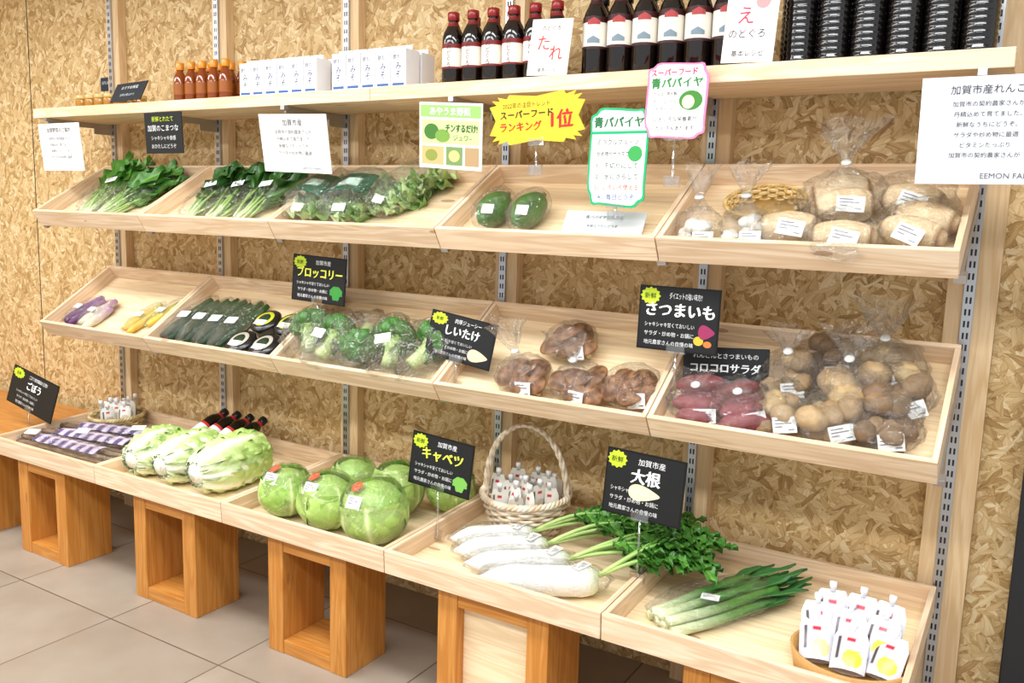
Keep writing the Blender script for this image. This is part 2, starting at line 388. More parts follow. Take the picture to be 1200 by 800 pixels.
def bunch(mb,M,L,n,spread,seed,stem=(150,190,90),leaf=(44,100,34),leaf2=(110,165,70),stemf=.5,lw=.03):
    rnd=random.Random(seed)
    for i in range(n):
        x0=rnd.uniform(-spread*.35,spread*.35); x1=x0*2+rnd.uniform(-spread,spread)*.6; z0=rnd.uniform(.006,.03); z1=z0+rnd.uniform(0,.035)
        ls=L*stemf*rnd.uniform(.8,1.1)
        pts=[(x0+(x1-x0)*t*.6+.006*math.sin(t*5+i),t*ls,z0+(z1-z0)*t) for t in [j/6 for j in range(7)]]
        cs,cl=lin(stem)[:3],lin(leaf)[:3]
        mb.add(tube(pts,[.005*(1-.5*j/6) for j in range(7)],6,lambda a,b:mixc(lin((225,232,190))[:3],cs,a*2)),M_LEAF,M=M)
        e=Vector(pts[-1]); ang=math.atan2(-(x1-x0),ls)+rnd.uniform(-.25,.25)
        k=rnd.uniform(.8,1.2)
        mb.add(leafblade(L*(1-stemf)*k,lw*k,mixc(cl,(0,0,0),rnd.uniform(0,.3)),lin(leaf2)[:3],i,rnd.uniform(-.15,.15),.3),M_LEAF,M=M@T(*(e+Vector((0,-.01,0))))@RZ(ang)@RY(rnd.uniform(-.7,.7))@RX(rnd.uniform(-.1,.2)))
        if rnd.random()<.6:
            e=Vector(pts[4]); mb.add(leafblade(L*.25,lw*.6,cl,lin(leaf2)[:3],i,.1,.3),M_LEAF,M=M@T(*e)@RZ(ang+rnd.uniform(-.6,.6))@RY(rnd.uniform(-.9,.9)))
# ---------------------------------------------------------------- cabbages
def napa(L,R,seed):
    mb=MB(); rnd=random.Random(seed)
    def prof(v):
        b=.42+.58*math.sin(min(v/.42,1)*pi/2)**.8
        if v>.6: b*=math.sqrt(max(0,1-((v-.6)/.405)**2.2))
        return b
    def core(u,v):
        a=2*pi*u; r=R*.93*prof(v)
        return (r*math.cos(a),v*L,r*math.sin(a)),mixc(WHT,G_Y,v)
    mb.add(surf(core,24,16,True,True),M_LEAF)
    N=13
    for i in range(N):
        a0=i*2.399+rnd.uniform(-.2,.2); half=rnd.uniform(.7,.95); off=.0012+i*.0011; vm=rnd.uniform(.84,1.0)
        lt=rnd.uniform(0,1)
        def leaf(u,v,a0=a0,half=half,off=off,vm=vm,lt=lt,i=i):
            s=(u-.5)*2; vv=v*vm*(1-.08*s*s)
            ww=half*(.5+.5*math.sin(min(v*1.4,1)*pi/2)); a=a0+s*ww+.05*nz(v*5,s*2,i)
            ruf=(.006*math.sin(v*24+s*6+i*2)+.007*nz(v*9,s*7,i*3.1))*(abs(s)**2*1.3+.2*v)
            vein=.0018*math.sin(v*34-abs(s)*10)*(v)
            r=R*prof(vv)*(.95)+off+ruf+vein+max(0,v-.92)*.05+.004*math.exp(-(s/.22)**2)*(1-v)
            rib=math.exp(-(s/(.34*(1-v*.85)+.03))**2)*(1-v**3*.7)
            br=max(0,1-abs(math.sin(v*15-abs(s)*7+1.5*nz(v*6,s*6,i)))*3.5)*.7
            base=mixc(lin((184,210,116))[:3],lin((136,180,78))[:3],lt*.4+.6*abs(s)*v)
            base=mixc(base,lin((226,234,178))[:3],br)
            c=mixc(base,lin((246,246,230))[:3],rib*.9+.45*(1-v)**2.5)
            return (r*math.cos(a),vv*L,r*math.sin(a)),c
        mb.add(surf(leaf,22,38),M_LEAF)
    mb.add(lathe([(.001,-.006),(R*.3,-.004),(R*.4,.004)],18),M_LEAF,WHT,RX(-pi/2))
    return mb
def cabbage(R,seed,mb=None):
    mb=mb or MB(); rnd=random.Random(seed)
    mb.add(blob(R*.97,R*.97,R*.9,.04,2,28,20,seed,lambda d,k:G_L),M_LEAF)
    for i in range(8):
        a0=i*2.399+seed; half=1.25; off=.0008+i*.0008; dark=rnd.uniform(0,1); reach=rnd.uniform(2.0,2.75)
        def leaf(u,v,a0=a0,off=off,dark=dark,i=i,reach=reach):
            s=(u-.5)*2
            th=v*reach*(1-.08*s*s)
            wd=half*(math.sin(min(1,v*1.15)*pi/2)**.6)
            lon=a0+s*wd
            ruf=.003*math.sin(v*15+s*8+i)*abs(s)**3*v+.003*nz(v*5+i,s*4,seed)
            mid=.003*math.exp(-(s/.06)**2)*(1-v*.6)
            ph=abs(s)*4.2-v*10; w=abs(math.sin(ph)); ve=max(0,1-w*6)*(.3+.7*(1-abs(s)))
            r=R+off+ruf+mid+.0012*ve+(.006*max(0,v-.93)/.07)
            p=(r*math.sin(th)*math.cos(lon),r*math.sin(th)*math.sin(lon),-r*.93*math.cos(th))
            m2=math.exp(-(s/(.04+.06*(1-v)))**2)
            br=max(0,1-abs(math.sin(abs(s)*11+nz(v*7,s*5,i)*2+v*4))*5)*.45
            base=mixc(lin((178,208,108))[:3],lin((136,180,74))[:3],dark*.8+.2*nz(s*3,v*3,i))
            c=mixc(base,lin((226,236,176))[:3],max(m2,ve*.85,br))
            return p,c
        mb.add(surf(leaf,32,34),M_LEAF)
    return mb
nap=[(.70,.05,.05,.215,.063),(.845,.05,.0,.235,.068),(1.01,.05,-.05,.275,.075)]
for i,(x,s,rz,L,R) in enumerate(nap):
    mb=napa(L,R,i+3)
    bag(mb,R*1.1,L*.52,R*1.06,T(0,L*.5,-R*1.02),seed=i,amp=.06)
    mb.obj("napa_cabbage",P(3,x,s+.015,R*1.06,rz,.02,i*2.1))
cab=[(1.335,.125,.073,0),(1.50,.12,.079,1),(1.675,.115,.088,2),(1.45,.285,.072,3),(1.60,.305,.075,4),(1.722,.40,.066,5)]
for x,s,R,sd in cab:
    mb=cabbage(R,sd*1.7)
    if sd<3:
        label(mb,RX(.9)@T(.0,.005,R*1.06),.045,.034)
        mb.add(lathe([(.017,0),(.0175,.001),(.016,.0015)],20),M_PAPER,lin((226,96,60)),RX(.35)@RY(-.2)@T(0,.0,R*1.04))
    bag(mb,R*1.06,R*1.06,R*1.03,T(0,0,-R*1.0),seed=sd,amp=.05)
    mb.obj("cabbage",P(3,x,s,R*1.0,0,random.uniform(-.2,.2),0))
# ---------------------------------------------------------------- daikon
def daikon(mb,M,L,R,seed,ll=.3,bend=0.6,nst=8,lift=.05):
    rnd=random.Random(seed); pts=[];rad=[]
    for j in range(24):
        t=j/23; pts.append((.006*math.sin(t*3+seed),t*L,0))
        r=R*(.6+.4*min(1,t*8)**.5)*(1-.12*t)
        if t>.72: r*=max(.05,1-((t-.72)/.28)**1.7)
        rad.append(r)
    mb.add(tube(pts,rad,20,lambda a,b:mixc(lin((214,226,176))[:3],lin((248,247,242))[:3],a*9)),M_ROOT,M=M)
    for i in range(nst):
        a=bend+rnd.uniform(-.2,.2); l=ll*rnd.uniform(.8,1.1); hh=lift*rnd.uniform(.6,1.3)
        def pt(t,a=a,l=l,hh=hh): return Vector((math.sin(a*min(1,t*1.5))*l*t,-math.cos(a*min(1,t*1.5))*l*t,.015+hh*math.sin(min(1,t*1.1)*pi*.6)))
        mb.add(tube([pt(j/8) for j in range(9)],[.006*(1-.55*j/8) for j in range(9)],6,lambda p,b:mixc(lin((200,222,140))[:3],lin((96,150,52))[:3],p*1.6)),M_LEAF,M=M)
        for q in range(6):
            t=.42+.58*q/5; e=pt(t)
            for sgn in (-1,1):
                mb.add(leafblade(.055*rnd.uniform(.8,1.3),.016,mixc(lin((40,94,30))[:3],lin((70,130,44))[:3],rnd.random()),lin((120,170,70))[:3],q,.25,.5,6,8),M_LEAF,M=M@T(*e)@RZ(pi+a+sgn*rnd.uniform(.3,.9))@RX(rnd.uniform(-.3,.3)))
dk=[(2.06,.30,.60,.22,.032,.31),(2.13,.25,.55,.24,.033,.32),(2.22,.20,.5,.26,.035,.31),(2.32,.15,.45,.28,.037,.22)]
for i,(x,s,ph,L,R,ll) in enumerate(dk):
    mb=MB(); daikon(mb,Matrix.Identity(4),L,R,i,ll,-.12 if i<3 else .15,nst=7 if i<3 else 4,lift=.06)
    bag(mb,R*1.4,L*.56,R*1.1,T(0,L*.45,-R),seed=i+4,amp=.1)
    label(mb,T(0,.04,R*1.02)@RZ(pi/2+.9),.045,.026)
    mb.obj("daikon_radish",P(3,x,s,R+.001,ph+pi/2))
# ---------------------------------------------------------------- leeks
mb=MB()
for i in range(7):
    rnd=random.Random(i); x0=(i-3)*.014; z=.012+.016*(i%2); L=.30*rnd.uniform(.92,1.05)
    pts=[(x0+.02*(i-3)*.3*t+.004*math.sin(t*6+i),t*L,z+.012*t) for t in [j/12 for j in range(13)]]
    mb.add(tube(pts,[.0105+.002*(1-j/12) for j in range(13)],9,lambda a,b:mixc(lin((226,234,190))[:3],lin((74,136,54))[:3],(a-.05)*2.2),flat=.9),M_LEAF,M=None)
    for q in range(3):
        e=Vector(pts[6+q*2]); mb.add(leafblade(.15*rnd.uniform(.8,1.2),.012,lin((36,92,42))[:3],lin((100,150,80))[:3],i+q,rnd.uniform(-.1,.05),.2),M_LEAF,M=T(*e)@RZ(rnd.uniform(-.25,.25))@RX(.05))
bag(mb,.085,.17,.03,T(0,.15,0),seed=3,amp=.15)
label(mb,T(.02,.12,.055)@RZ(.7),.04,.026)
mb.obj("leek_bundle",P(3,2.50,.09,0,-.54))
# ---------------------------------------------------------------- baskets, pouches
def basket(R0,R1,Hh,rings,stakes,col,col2,handle=0,rt=.0045,oval=1,rim=.005):
    mb=MB(); c1,c2=lin(col)[:3],lin(col2)[:3]
    for k in range(rings):
        t=k/(rings-1); R=R0+(R1-R0)*t**.8; z=.006+t*(Hh-.006); n=stakes*6
        pts=[]
        for i in range(n+1):
            a=2*pi*i/n; r=R+.0045*math.sin(a*stakes/2+(pi if k%2 else 0)); pts.append((r*math.cos(a),r*math.sin(a)*oval,z))
        mb.add(tube(pts,rt,6,lambda p,q:mixc(c1,c2,.5+.5*math.sin(p*90+k))),M_WICK)
    for i in range(stakes):
        a=2*pi*i/stakes
        mb.add(tube([(R0*math.cos(a),R0*math.sin(a)*oval,0.002),((R0+R1)/2*math.cos(a),(R0+R1)/2*math.sin(a)*oval,Hh*.5),(R1*math.cos(a),R1*math.sin(a)*oval,Hh)],.003,6),M_WICK,c1)
    for q in range(3):
        pts=[]
        for i in range(121):
            a=2*pi*i/120; g=rim
            pts.append(((R1+.004+g*math.cos(a*18+q*2.1))*math.cos(a),(R1+.004+g*math.cos(a*18+q*2.1))*math.sin(a)*oval,Hh+.004+g*math.sin(a*18+q*2.1)))
        mb.add(tube(pts,rim,6,lambda p,b:mixc(c1,c2,.5+.5*math.sin(p*70))),M_WICK)
    mb.add(lathe([(.001,.001),(R0,.001),(R0*1.01,.006),(.001,.007)],28,sy=oval),M_WICK,c2)
    if handle:
        for q in range(3):
            pts=[]
            for i in range(61):
                t=i/60; a=pi*t; tw=t*40+q*2.1
                pts.append(((R1)*math.cos(a)*(1.0-.06*math.sin(a))+.005*math.cos(tw),.005*math.sin(tw),Hh*.8+handle*math.sin(a)**.75))
            mb.add(tube(pts,.0048,6,lambda p,b:mixc(c1,c2,.5+.5*math.sin(p*120))),M_WICK)
    return mb
def pouch(mb,M,w=.06,h=.085,d=.022,pic=(240,200,60),cap=(245,245,245),body=(244,243,238)):
    for sg in (-1,1):
        def f(u,v,sg=sg):
            s=(u-.5)*2; t=v
            th=d*.5*(1-abs(s)**2.6)*(1-(t)**3)*(.45+.55*math.cos(t*1.2))
            c=lin(body)[:3]
            if sg<0:
                if .06<t<.5 and (s-.2)**2/.35+(t-.27)**2/.045<1: c=lin(pic)[:3]
                if .55<t<.60 and abs(s)<.6: c=lin((120,110,110))[:3]
                if .2<t<.8 and -.75<s<-.55: c=lin((70,60,60))[:3]
                if .68<t<.8 and abs(s)<.25: c=lin((190,40,60))[:3]
            return (s*w*.5*(1-.25*max(0,t-.75)/.25),sg*th,t*h),c
        mb.add(surf(f,20,20),M_PLAST,M=M)
    mb.add(lathe([(.0055,h-.004),(.0055,h+.004),(.0075,h+.005),(.0075,h+.015),(.0065,h+.017)],14),M_PLAST,lin(cap),M)
bk=basket(.085,.116,.11,12,22,(240,226,204),(214,190,158),handle=.215)
for i in range(18):
    a=i*2.399; r=.018*math.sqrt(i)*1.15
    pouch(bk,T(r*math.cos(a),r*math.sin(a),.055+.012*(i%3))@RZ(random.uniform(-.8,.8))@RX(random.uniform(-.2,.2)),.05,.075,.02,(206,196,176),(245,245,245),(226,222,210))
bk.obj("wicker_basket",P(3,1.985,.385,0,0.25))
bk=basket(.08,.095,.05,5,20,(206,186,140),(176,150,100),rim=.004)
for i in range(14):
    a=i*2.399; r=.018*math.sqrt(i)
    pouch(bk,T(r*math.cos(a),r*math.sin(a),.022+.01*(i%3))@RZ(random.uniform(-1,1))@RX(random.uniform(-.3,.3)),.05,.066,.02,(190,180,160),(245,245,245),(222,220,210))
bk.obj("pouch_basket",P(3,.14,.40,0,0))
mb=MB(); mb.add(lathe([(.001,.002),(.108,.002),(.116,.045),(.110,.045),(.102,.008),(.001,.008)],36,sy=.85),M_WICK,lin((198,152,92)))
for i,(x,y,rz,rx) in enumerate([(-.06,-.025,.25,-.8),(.0,-.035,.05,-.85),(.06,-.025,-.2,-.8),(-.065,.012,.3,-.6),(-.012,.01,.05,-.65),(.045,.01,-.15,-.6),(-.05,.05,.2,-.4),(0,.055,-.05,-.4),(.05,.05,-.25,-.35)]):
    pouch(mb,T(x,y,.02+.013*(i//3))@RZ(rz)@RX(rx),.066,.088,.028,(244,206,60) if i%3 else (226,206,150),(244,244,246),(214,214,224))
mb.obj("pouch_tub",P(3,2.885,.13,0,0))
# ---------------------------------------------------------------- burdock & dark bottles on left
for g in range(3):
    mb=MB()
    for i in range(5):
        rnd=random.Random(i+50+g*9); L=.56*rnd.uniform(.9,1.0); y0=i*.013; z=.011+.013*(i%2)
        pts=[(t*L,y0+.010*math.sin(t*4+i)+rnd.uniform(-.002,.002),z+.004*math.sin(t*7+i)) for t in [j/14 for j in range(15)]]
        mb.add(tube(pts,[.009*(1.1-.55*j/14) for j in range(15)],8,lambda a,b:mixc(lin((158,132,108))[:3],lin((104,80,66))[:3],.5+.5*math.sin(a*40+b*6+i)),wob=.2),M_ROOT)
    def wrap(u,v,g=g):
        k=nz(u*9,v*5,g*3); c=lin((206,196,216))[:3] if int(u*14)%2 or .4<v<.6 else lin((92,78,130))[:3]
        return (.10+.34*u,-.012+.075*v,.036+.012*math.sin(pi*v)+.004*k),c
    mb.add(surf(wrap,42,8),M_PLAST)
    bag(mb,.30,.042,.024,T(.28,.025,0),seed=2+g,amp=.15)
    label(mb,T(.06+.15*g,.02,.052)@RZ(.3)@RX(.3),.05,.03)
    mb.obj("burdock_bag",P(3,.02,.08+.075*g,0,.05+.09*g))
def bottle(mb,M,R,Hh,style,colb=(28,16,12),cap=(150,24,24),lab=(240,236,226),lab2=(190,40,40),txt=None,l0=.10,l1=.52):
    if style=='tare':
        pr=[(R*.9,0),(R,.004),(R,Hh*.60),(R*.98,Hh*.66),(R*.85,Hh*.73),(R*.6,Hh*.80),(R*.45,Hh*.84),(R*.43,Hh*.88),(R*.46,Hh*.885),(R*.46,Hh*.89)]
    else:
        pr=[(R*.92,0),(R,.004)]
        for i in range(33):
            z=Hh*(.04+.60*i/33); pr.append((R*(.965+.035*math.cos(i*pi*2/3)),z))
        pr+=[(R*.98,Hh*.66),(R*.85,Hh*.73),(R*.5,Hh*.82),(R*.42,Hh*.88),(R*.46,Hh*.89)]
    mb.add(lathe(pr,24),M_GLASS,lin(colb),M)
    mb.add(lathe([(R*.52,Hh*.885),(R*.55,Hh*.89),(R*.55,Hh*.99),(R*.5,Hh)],20),M_PLAST,lin(cap),M)
    if lab:
        prf=[];cs=[]; d=l1-l0
        for z,c in ((0,lab2),(.08,lab2),(.081,lab),(.82,lab),(.821,lab2),(1,lab2)):
            prf.append((R*1.012,Hh*(l0+d*z))); cs.append(lin(c)[:3])
        v,f,c=lathe(prf,24,cs); mb.add((v,f[:-2],c),M_PAPER,M=M)
        v,f,c=lathe([(R*.62,Hh*.80),(R*.47,Hh*.845),(R*.47,Hh*.86)],16); mb.add((v,f[:-2],c),M_PAPER,lin(lab2),M)
    if txt:
        vs,fs,w,h=textmesh(txt); k=min(R*1.25/w,Hh*.3/h); rr=R*1.03
        mb.add(([(rr*math.sin(x*k/rr),-rr*math.cos(x*k/rr),y*k+Hh*(l0+l1)/2) for x,y,z in vs],fs),M_PAPER,K_,M,False)
for i in range(4):
    mb=MB(); bottle(mb,Matrix.Identity(4),.027,.185,'tare',(14,14,16),(20,20,22),(232,232,228),(200,50,50),None,.2,.5)
    mb.obj("sauce_bottle",P(3,.64+.066*i,.325,.045,-.1)@RX(-pi/2+.42))
# ---------------------------------------------------------------- shelf items
zt=1.8405
BD=(20,11,9)
for i in range(6):
    for rr in range(2):
        if rr==1 and i>4: continue
        mb=MB(); bottle(mb,Matrix.Identity(4),.0285,.185,'tare',BD,(140,26,26),(236,226,214),(120,30,28),"の\nど\nぐ\nろ" if rr==0 else None,.22,.56)
        mb.obj("sauce_bottle",T(1.75+.062*i+.02*rr,-.235+.07*rr,zt)@RZ(random.uniform(-.1,.1)+.2))
for i in range(6):
    for rr in range(2):
        mb=MB(); bottle(mb,Matrix.Identity(4),.030,.205,'tare',BD,(24,20,20),(226,220,208),(60,24,24),None,.30,.66)
        for zz,cc in ((.075,(120,138,150)),(.117,(170,60,60))):
            mb.add(([(.0312*math.sin(x),-.0312*math.cos(x),zz+.016*z*(1-abs(x))) for z in (0,1) for x in (-.5,-.25,0,.25,.5)],[(a,a+1,a+6,a+5) for a in range(4)]),M_PAPER,lin(cc),None,False)
        mb.obj("soy_sauce_bottle",T(2.165+.064*i-.02*rr,-.235+.075*rr,zt)@RZ(.3))
for i in range(6):
    for rr in range(2):
        mb=MB(); bottle(mb,Matrix.Identity(4),.033,.235,'rib',(16,11,11),(20,20,20),None)
        mb.obj("ribbed_sauce_bottle",T(2.645+.0675*i-.03*rr,-.235+.085*rr,zt))
for i in range(5):
    for rr in range(2):
        mb=MB(); R=.021
        mb.add(lathe([(R*.9,0),(R,.003),(R,.075),(R*.75,.09),(R*.5,.1),(R*.5,.106)],18,[lin((130,58,14))[:3]]*6),M_GLASS)
        mb.add(lathe([(R*.62,.104),(R*.64,.106),(R*.64,.126),(R*.58,.128)],16),M_PLAST,lin((222,140,30)))
        v,f,c=lathe([(R*1.02,.025),(R*1.02,.06)],18); mb.add((v,f[:-2]),M_PAPER,lin((150,84,30)))
        mb.obj("syrup_bottle",T(.635+.055*i+.01*rr,-.22+.06*rr,zt))
for i in range(5):
    for rr in range(2):
        mb=MB(); R=.023
        mb.add(lathe([(R*.9,0),(R,.003),(R,.028),(R*.9,.033)],18),M_GLASS,lin((170,120,40)))
        mb.add(lathe([(R*.95,.033),(R*.97,.035),(R*.97,.044),(R*.9,.046)],18),M_PLAST,lin((206,176,110)))
        mb.obj("honey_jar",T(.09+.055*i+.015*rr,-.22+.07*rr,zt))
def carton(M,w=.05,d=.06,h=.098):
    mb=MB(); mb.box(-w/2,w/2,-d/2,d/2,0,h,M_PAPER,lin((238,239,242)))
    mb.box(-w/2,w/2,-.002,.002,h,h+.012,M_PAPER,lin((236,238,242)))
    rect(mb,-w*.4,w*.4,h*.05,h*.12,(60,96,160),Matrix.Identity(4),-d/2-.0005)
    put_text(mb,"飲む",-w*.1,h*.8,.014,(90,90,110),T(0,-d/2+.0015,0))
    put_text(mb,"み\nそ",0,h*.45,.022,(50,60,100),T(0,-d/2+.0015,0))
    mb.obj("paper_carton",M,bevel=.001)
for i in range(6): 
    for rr in range(2): carton(T(.995+.054*i,-.235+.07*rr,zt))
for i in range(5):
    for rr in range(2): carton(T(1.375+.054*i,-.235+.07*rr,zt),h=.102)
sign("recipe_card",2.015,2.125,1.842,1.975,-.285,(248,246,240),[('t',"のどぐろ",0,.34,.1,(60,40,40)),('t',"た",-.15,.08,.3,(200,50,40)),('t',"れ",.18,-.1,.3,(200,50,40)),('t',"基本レシピ",0,-.4,.08,(60,60,60))],roll=.05,tilt=-.1)
sign("recipe_card",2.50,2.61,1.842,2.0,-.288,(250,246,242),[('e',.2,.3,.14,.1,(230,150,150)),('t',"え",-.1,.12,.26,(190,60,90)),('t',"のどぐろ",-.05,-.12,.13,(60,50,60)),('t',"基本レシピ",0,-.38,.09,(60,60,60))],roll=.03,tilt=-.1)
sign("shelf_card",.36,.52,1.842,1.915,-.275,(34,38,46),[('t',"おすすめ蜂蜜",0,.22,.2,(220,226,230)),('t',"加賀の里山から",0,-.18,.15,(190,200,210))],roll=-.05,tilt=-.5)
sign("shelf_card",-.12,-.04,1.94,1.99,-.004,(30,44,66),[('t',"はちみつ",0,.1,.3,(220,226,230))])
# ---------------------------------------------------------------- hanging cards row 1
lines=["加賀市の契約農家さんが","丹精込めて育てました。","新鮮なうちにどうぞ。","サラダや炒め物に最適","ビタミンたっぷり"]
def body(n,top,step,size,col,mw=.8,x=0): return [('t',lines[i%5],x,top-step*i,size,col,mw) for i in range(n)]
sign("white_info_card",-.03,.215,1.615,1.78,-.31,(240,240,240),[('t',"加賀野菜のご案内",0,.36,.11,(50,50,50),.6)]+body(4,.18,.13,.075,(90,90,95),.6),tilt=.1)
sign("black_price_card",.57,.755,1.67,1.80,-.31,(26,30,32),[('t',"新鮮とれたて",0,.34,.14,(200,220,60)),('t',"加賀のこまつな",0,.12,.17,(240,240,240)),('t',"シャキシャキ食感",0,-.12,.12,(220,220,220)),('t',"おひたしにどうぞ",0,-.32,.12,(220,220,220))],tilt=.05)
sign("white_info_card",1.12,1.385,1.61,1.775,-.315,(244,244,242),[('t',"加賀市産",0,.36,.12,(40,40,40))]+body(4,.2,.12,.08,(70,70,75),.75)+[('t',"EEMON FARM",.22,-.42,.07,(120,120,120),.4)],roll=.03,tilt=.18)
sign("photo_flyer",1.71,1.905,1.62,1.785,-.32,(236,240,226),[('r',-.48,.48,.28,.46,(150,200,110)),('t',"あやうま野菜",0,.37,.13,(250,250,240),.8,1),('r',-.46,.46,-.12,.24,(196,216,150)),('e',-.3,.06,.12,.12,(70,120,50)),('e',-.12,.0,.12,.1,(120,160,70),1),('t',"チンするだけ!",.18,.12,.13,(60,100,50),.5,1),('t',"ジュワ~",.2,-.02,.1,(90,120,60),.4),('r',-.46,-.1,-.44,-.16,(206,176,120)),('e',-.3,-.3,.1,.09,(140,150,70),1),('r',-.06,.2,-.44,-.16,(120,150,90)),('e',.07,-.3,.09,.09,(200,190,130),1),('r',.24,.46,-.44,-.16,(180,150,110))],roll=.06,tilt=.1)
def burst(w,h):
    n=32; r=[]
    for i in range(n):
        a=2*pi*i/n; k=1 if i%2 else .86
        x=abs(math.cos(a))**.35*math.copysign(1,math.cos(a)); z=abs(math.sin(a))**.35*math.copysign(1,math.sin(a))
        r.append((x*w/2*k,z*h/2*k))
    return r
def scall(w,h):
    n=40; r=[]
    for i in range(n):
        a=2*pi*i/n; k=1+.03*math.sin(a*8)
        x=abs(math.cos(a))**.35*math.copysign(1,math.cos(a)); z=abs(math.sin(a))**.35*math.copysign(1,math.sin(a))
        r.append((x*w/2*k,z*h/2*k))
    return r
sign("yellow_starburst_card",1.925,2.19,1.68,1.80,-.318,(248,212,50),[('t',"2022年の注目トレンド",-.1,.28,.12,(90,70,40),.5),('t',"スーパーフード",-.1,.1,.18,(60,48,40),.62,1),('t',"ランキング",-.16,-.14,.2,(190,50,40),.46,1),('t',"1位",.27,-.04,.38,(205,40,40),.25,1)],roll=-.04,shape=burst,stem=.07)
sign("green_papaya_card",2.207,2.352,1.535,1.755,-.325,(244,246,242),[('t',"青パパイヤ",0,.36,.12,(30,110,60),.84,1),('r',-.48,.48,.24,.27,(30,170,110)),('t',"ミラクルフルーツ",0,.16,.065,(50,50,50),.7),('e',.3,.04,.12,.08,(60,160,80)),('t',"炒め物やサラダで",-.08,.04,.06,(50,50,50),.55),('t',"1、千切りにして",0,-.08,.065,(30,80,50),.75),('t',"2、水にさらして",0,-.19,.065,(30,80,50),.75),('t',"3、いろいろ使える",0,-.30,.065,(210,80,50),.75),('t',"4、毎日どうぞ",0,-.4,.065,(50,80,150),.75)],shape=scall,border=(30,170,110),stem=.03)
sign("pink_papaya_card",2.345,2.485,1.685,1.845,-.33,(248,246,242),[('t',"スーパーフード",-.05,.38,.11,(220,60,110),.75,1),('t',"青パパイヤ",0,.24,.15,(40,130,60),.85,1),('e',.24,-.0,.19,.13,(64,130,50),0),('e',.2,-.02,.1,.09,(230,232,180),2),('t',"・たんぱく質分解",-.2,.1,.055,(50,50,50),.42),('t',"・ポリフェノール",-.2,.0,.055,(50,50,50),.42),('t',"・ビタミンC",-.2,-.1,.055,(50,50,50),.42),('t',"いろいろな栄養素が",0,-.24,.07,(50,50,50),.8),('t',"たくさんあります",0,-.36,.07,(50,50,50),.8)],shape=scall,border=(240,130,170),stem=.1)
sign("white_lotus_card",2.905,3.2,1.592,1.785,-.335,(222,225,231),[('t',"加賀市産れんこん",-.1,.38,.09,(50,50,55),.5)]+body(6,.25,.095,.055,(60,60,65),.55,-.12)+[('r',.24,.49,-.12,.24,(150,90,50)),('e',.37,.06,.09,.12,(226,190,130),1),('e',.32,.1,.04,.05,(200,110,60),2),('t',"EEMON FARM",.02,-.42,.075,(100,100,105),.4)],tilt=.12)
BK=(26,27,28)
def black(name,x0,x1,z0,z1,y,title,tcol,sub,extra=[],**k):
    its=[('e',-.36,.34,.13,.14,(190,214,50),0,.18),('t',"新鮮",-.36,.34,.1,(20,40,20),.16),('t',sub,.08,.36,.11,(235,235,235),.4),('t',title,.02,.14,.24,tcol,.84,1),
      ('t',"シャキシャキ甘くておいしい",-.1,-.1,.08,(225,225,225),.62),('t',"サラダ・炒め物・お鍋に",-.1,-.24,.08,(225,225,225),.62),('t',"地元農家さんの自慢の味",-.1,-.38,.08,(225,225,225),.62)]+extra
    sign(name,x0,x1,z0,z1,y,BK,its,border=(12,12,12),**k)
def blobpts(cx,cz,rx,rz,kind):
    r=[]
    for i in range(28):
        a=2*pi*i/28
        if kind=='broc': k=1+.12*abs(math.sin(a*4)); y=math.sin(a) if math.sin(a)>-.3 else -.3+ (math.sin(a)+.3)*1.0*(1 if abs(math.cos(a))<.45 else .1)
        elif kind=='root': k=1; y=math.sin(a)*(1-.55*math.cos(a))
        else: k=1; y=math.sin(a)
        r.append((cx+rx*math.cos(a)*k,cz+rz*y*k))
    return r
black("black_price_card",1.175,1.39,1.228,1.368,-.25,"ブロッコリー",(236,240,90),"加賀市産",[('p',blobpts(.34,-.25,.11,.14,'broc'),(60,140,60))],tilt=-.05,roll=.03,stem=.07)
black("black_price_card",1.72,1.935,1.115,1.238,-.285,"しいたけ",(245,245,245),"肉厚ジューシー",[('p',blobpts(.3,-.27,.15,.12,'root'),(232,196,170))],roll=.12,tilt=-.15,stem=.07)
black("black_price_card",2.33,2.525,1.208,1.357,-.275,"さつまいも",(250,248,240),"ダイエットの強い味方!!",[('p',blobpts(.36,-.16,.10,.10,'root'),(150,50,90)),('e',.27,-.3,.06,.07,(226,180,60),4),('e',.38,-.34,.05,.05,(200,120,60),4)],roll=.0,tilt=-.05,stem=.12)
black("black_price_card",-.24,.07,.71,.855,-.36,"ごぼう",(245,245,245),"ごぼう食物繊維の王様!!",[],roll=.16,tilt=-.2,stem=.09)
black("black_price_card",1.725,1.925,.778,.922,-.36,"キャベツ",(225,232,80),"加賀市産",[('p',blobpts(.34,-.27,.11,.13,'broc'),(120,180,80))],roll=.06,tilt=-.08,stem=.13)
black("black_price_card",2.302,2.497,.823,.977,-.36,"大根",(250,250,248),"加賀市産",[('p',blobpts(.02,-.1,.2,.11,'root'),(240,222,180))],roll=.03,tilt=-.08,stem=.15)
def card_on_tray(name,r,x,s,w,h,bg,items,rz,rx,n=0):
    o=sign(name,-w/2,w/2,-h/2,h/2,0,bg,items); o.matrix_world=P(r,x,s,n,rz)@RX(rx)@T(0,0,h/2)
card_on_tray("black_salad_card",2,2.525,.165,.20,.10,BK,[('t',"れんこんとさつまいもの",0,.3,.14,(240,240,240)),('t',"コロコロサラダ",0,.02,.24,(240,240,240),.9,1),('t',"甘くてヘルシーな一品",0,-.28,.11,(220,220,220))],.1,-.75,.002)
card_on_tray("white_info_card",1,2.225,.07,.21,.07,(226,232,236),[('t',"青パパイヤ加賀市産",0,.25,.16,(60,70,80)),('t',"新鮮なうちにどうぞ",0,-.1,.13,(90,100,110))],.0,-1.1,.002)
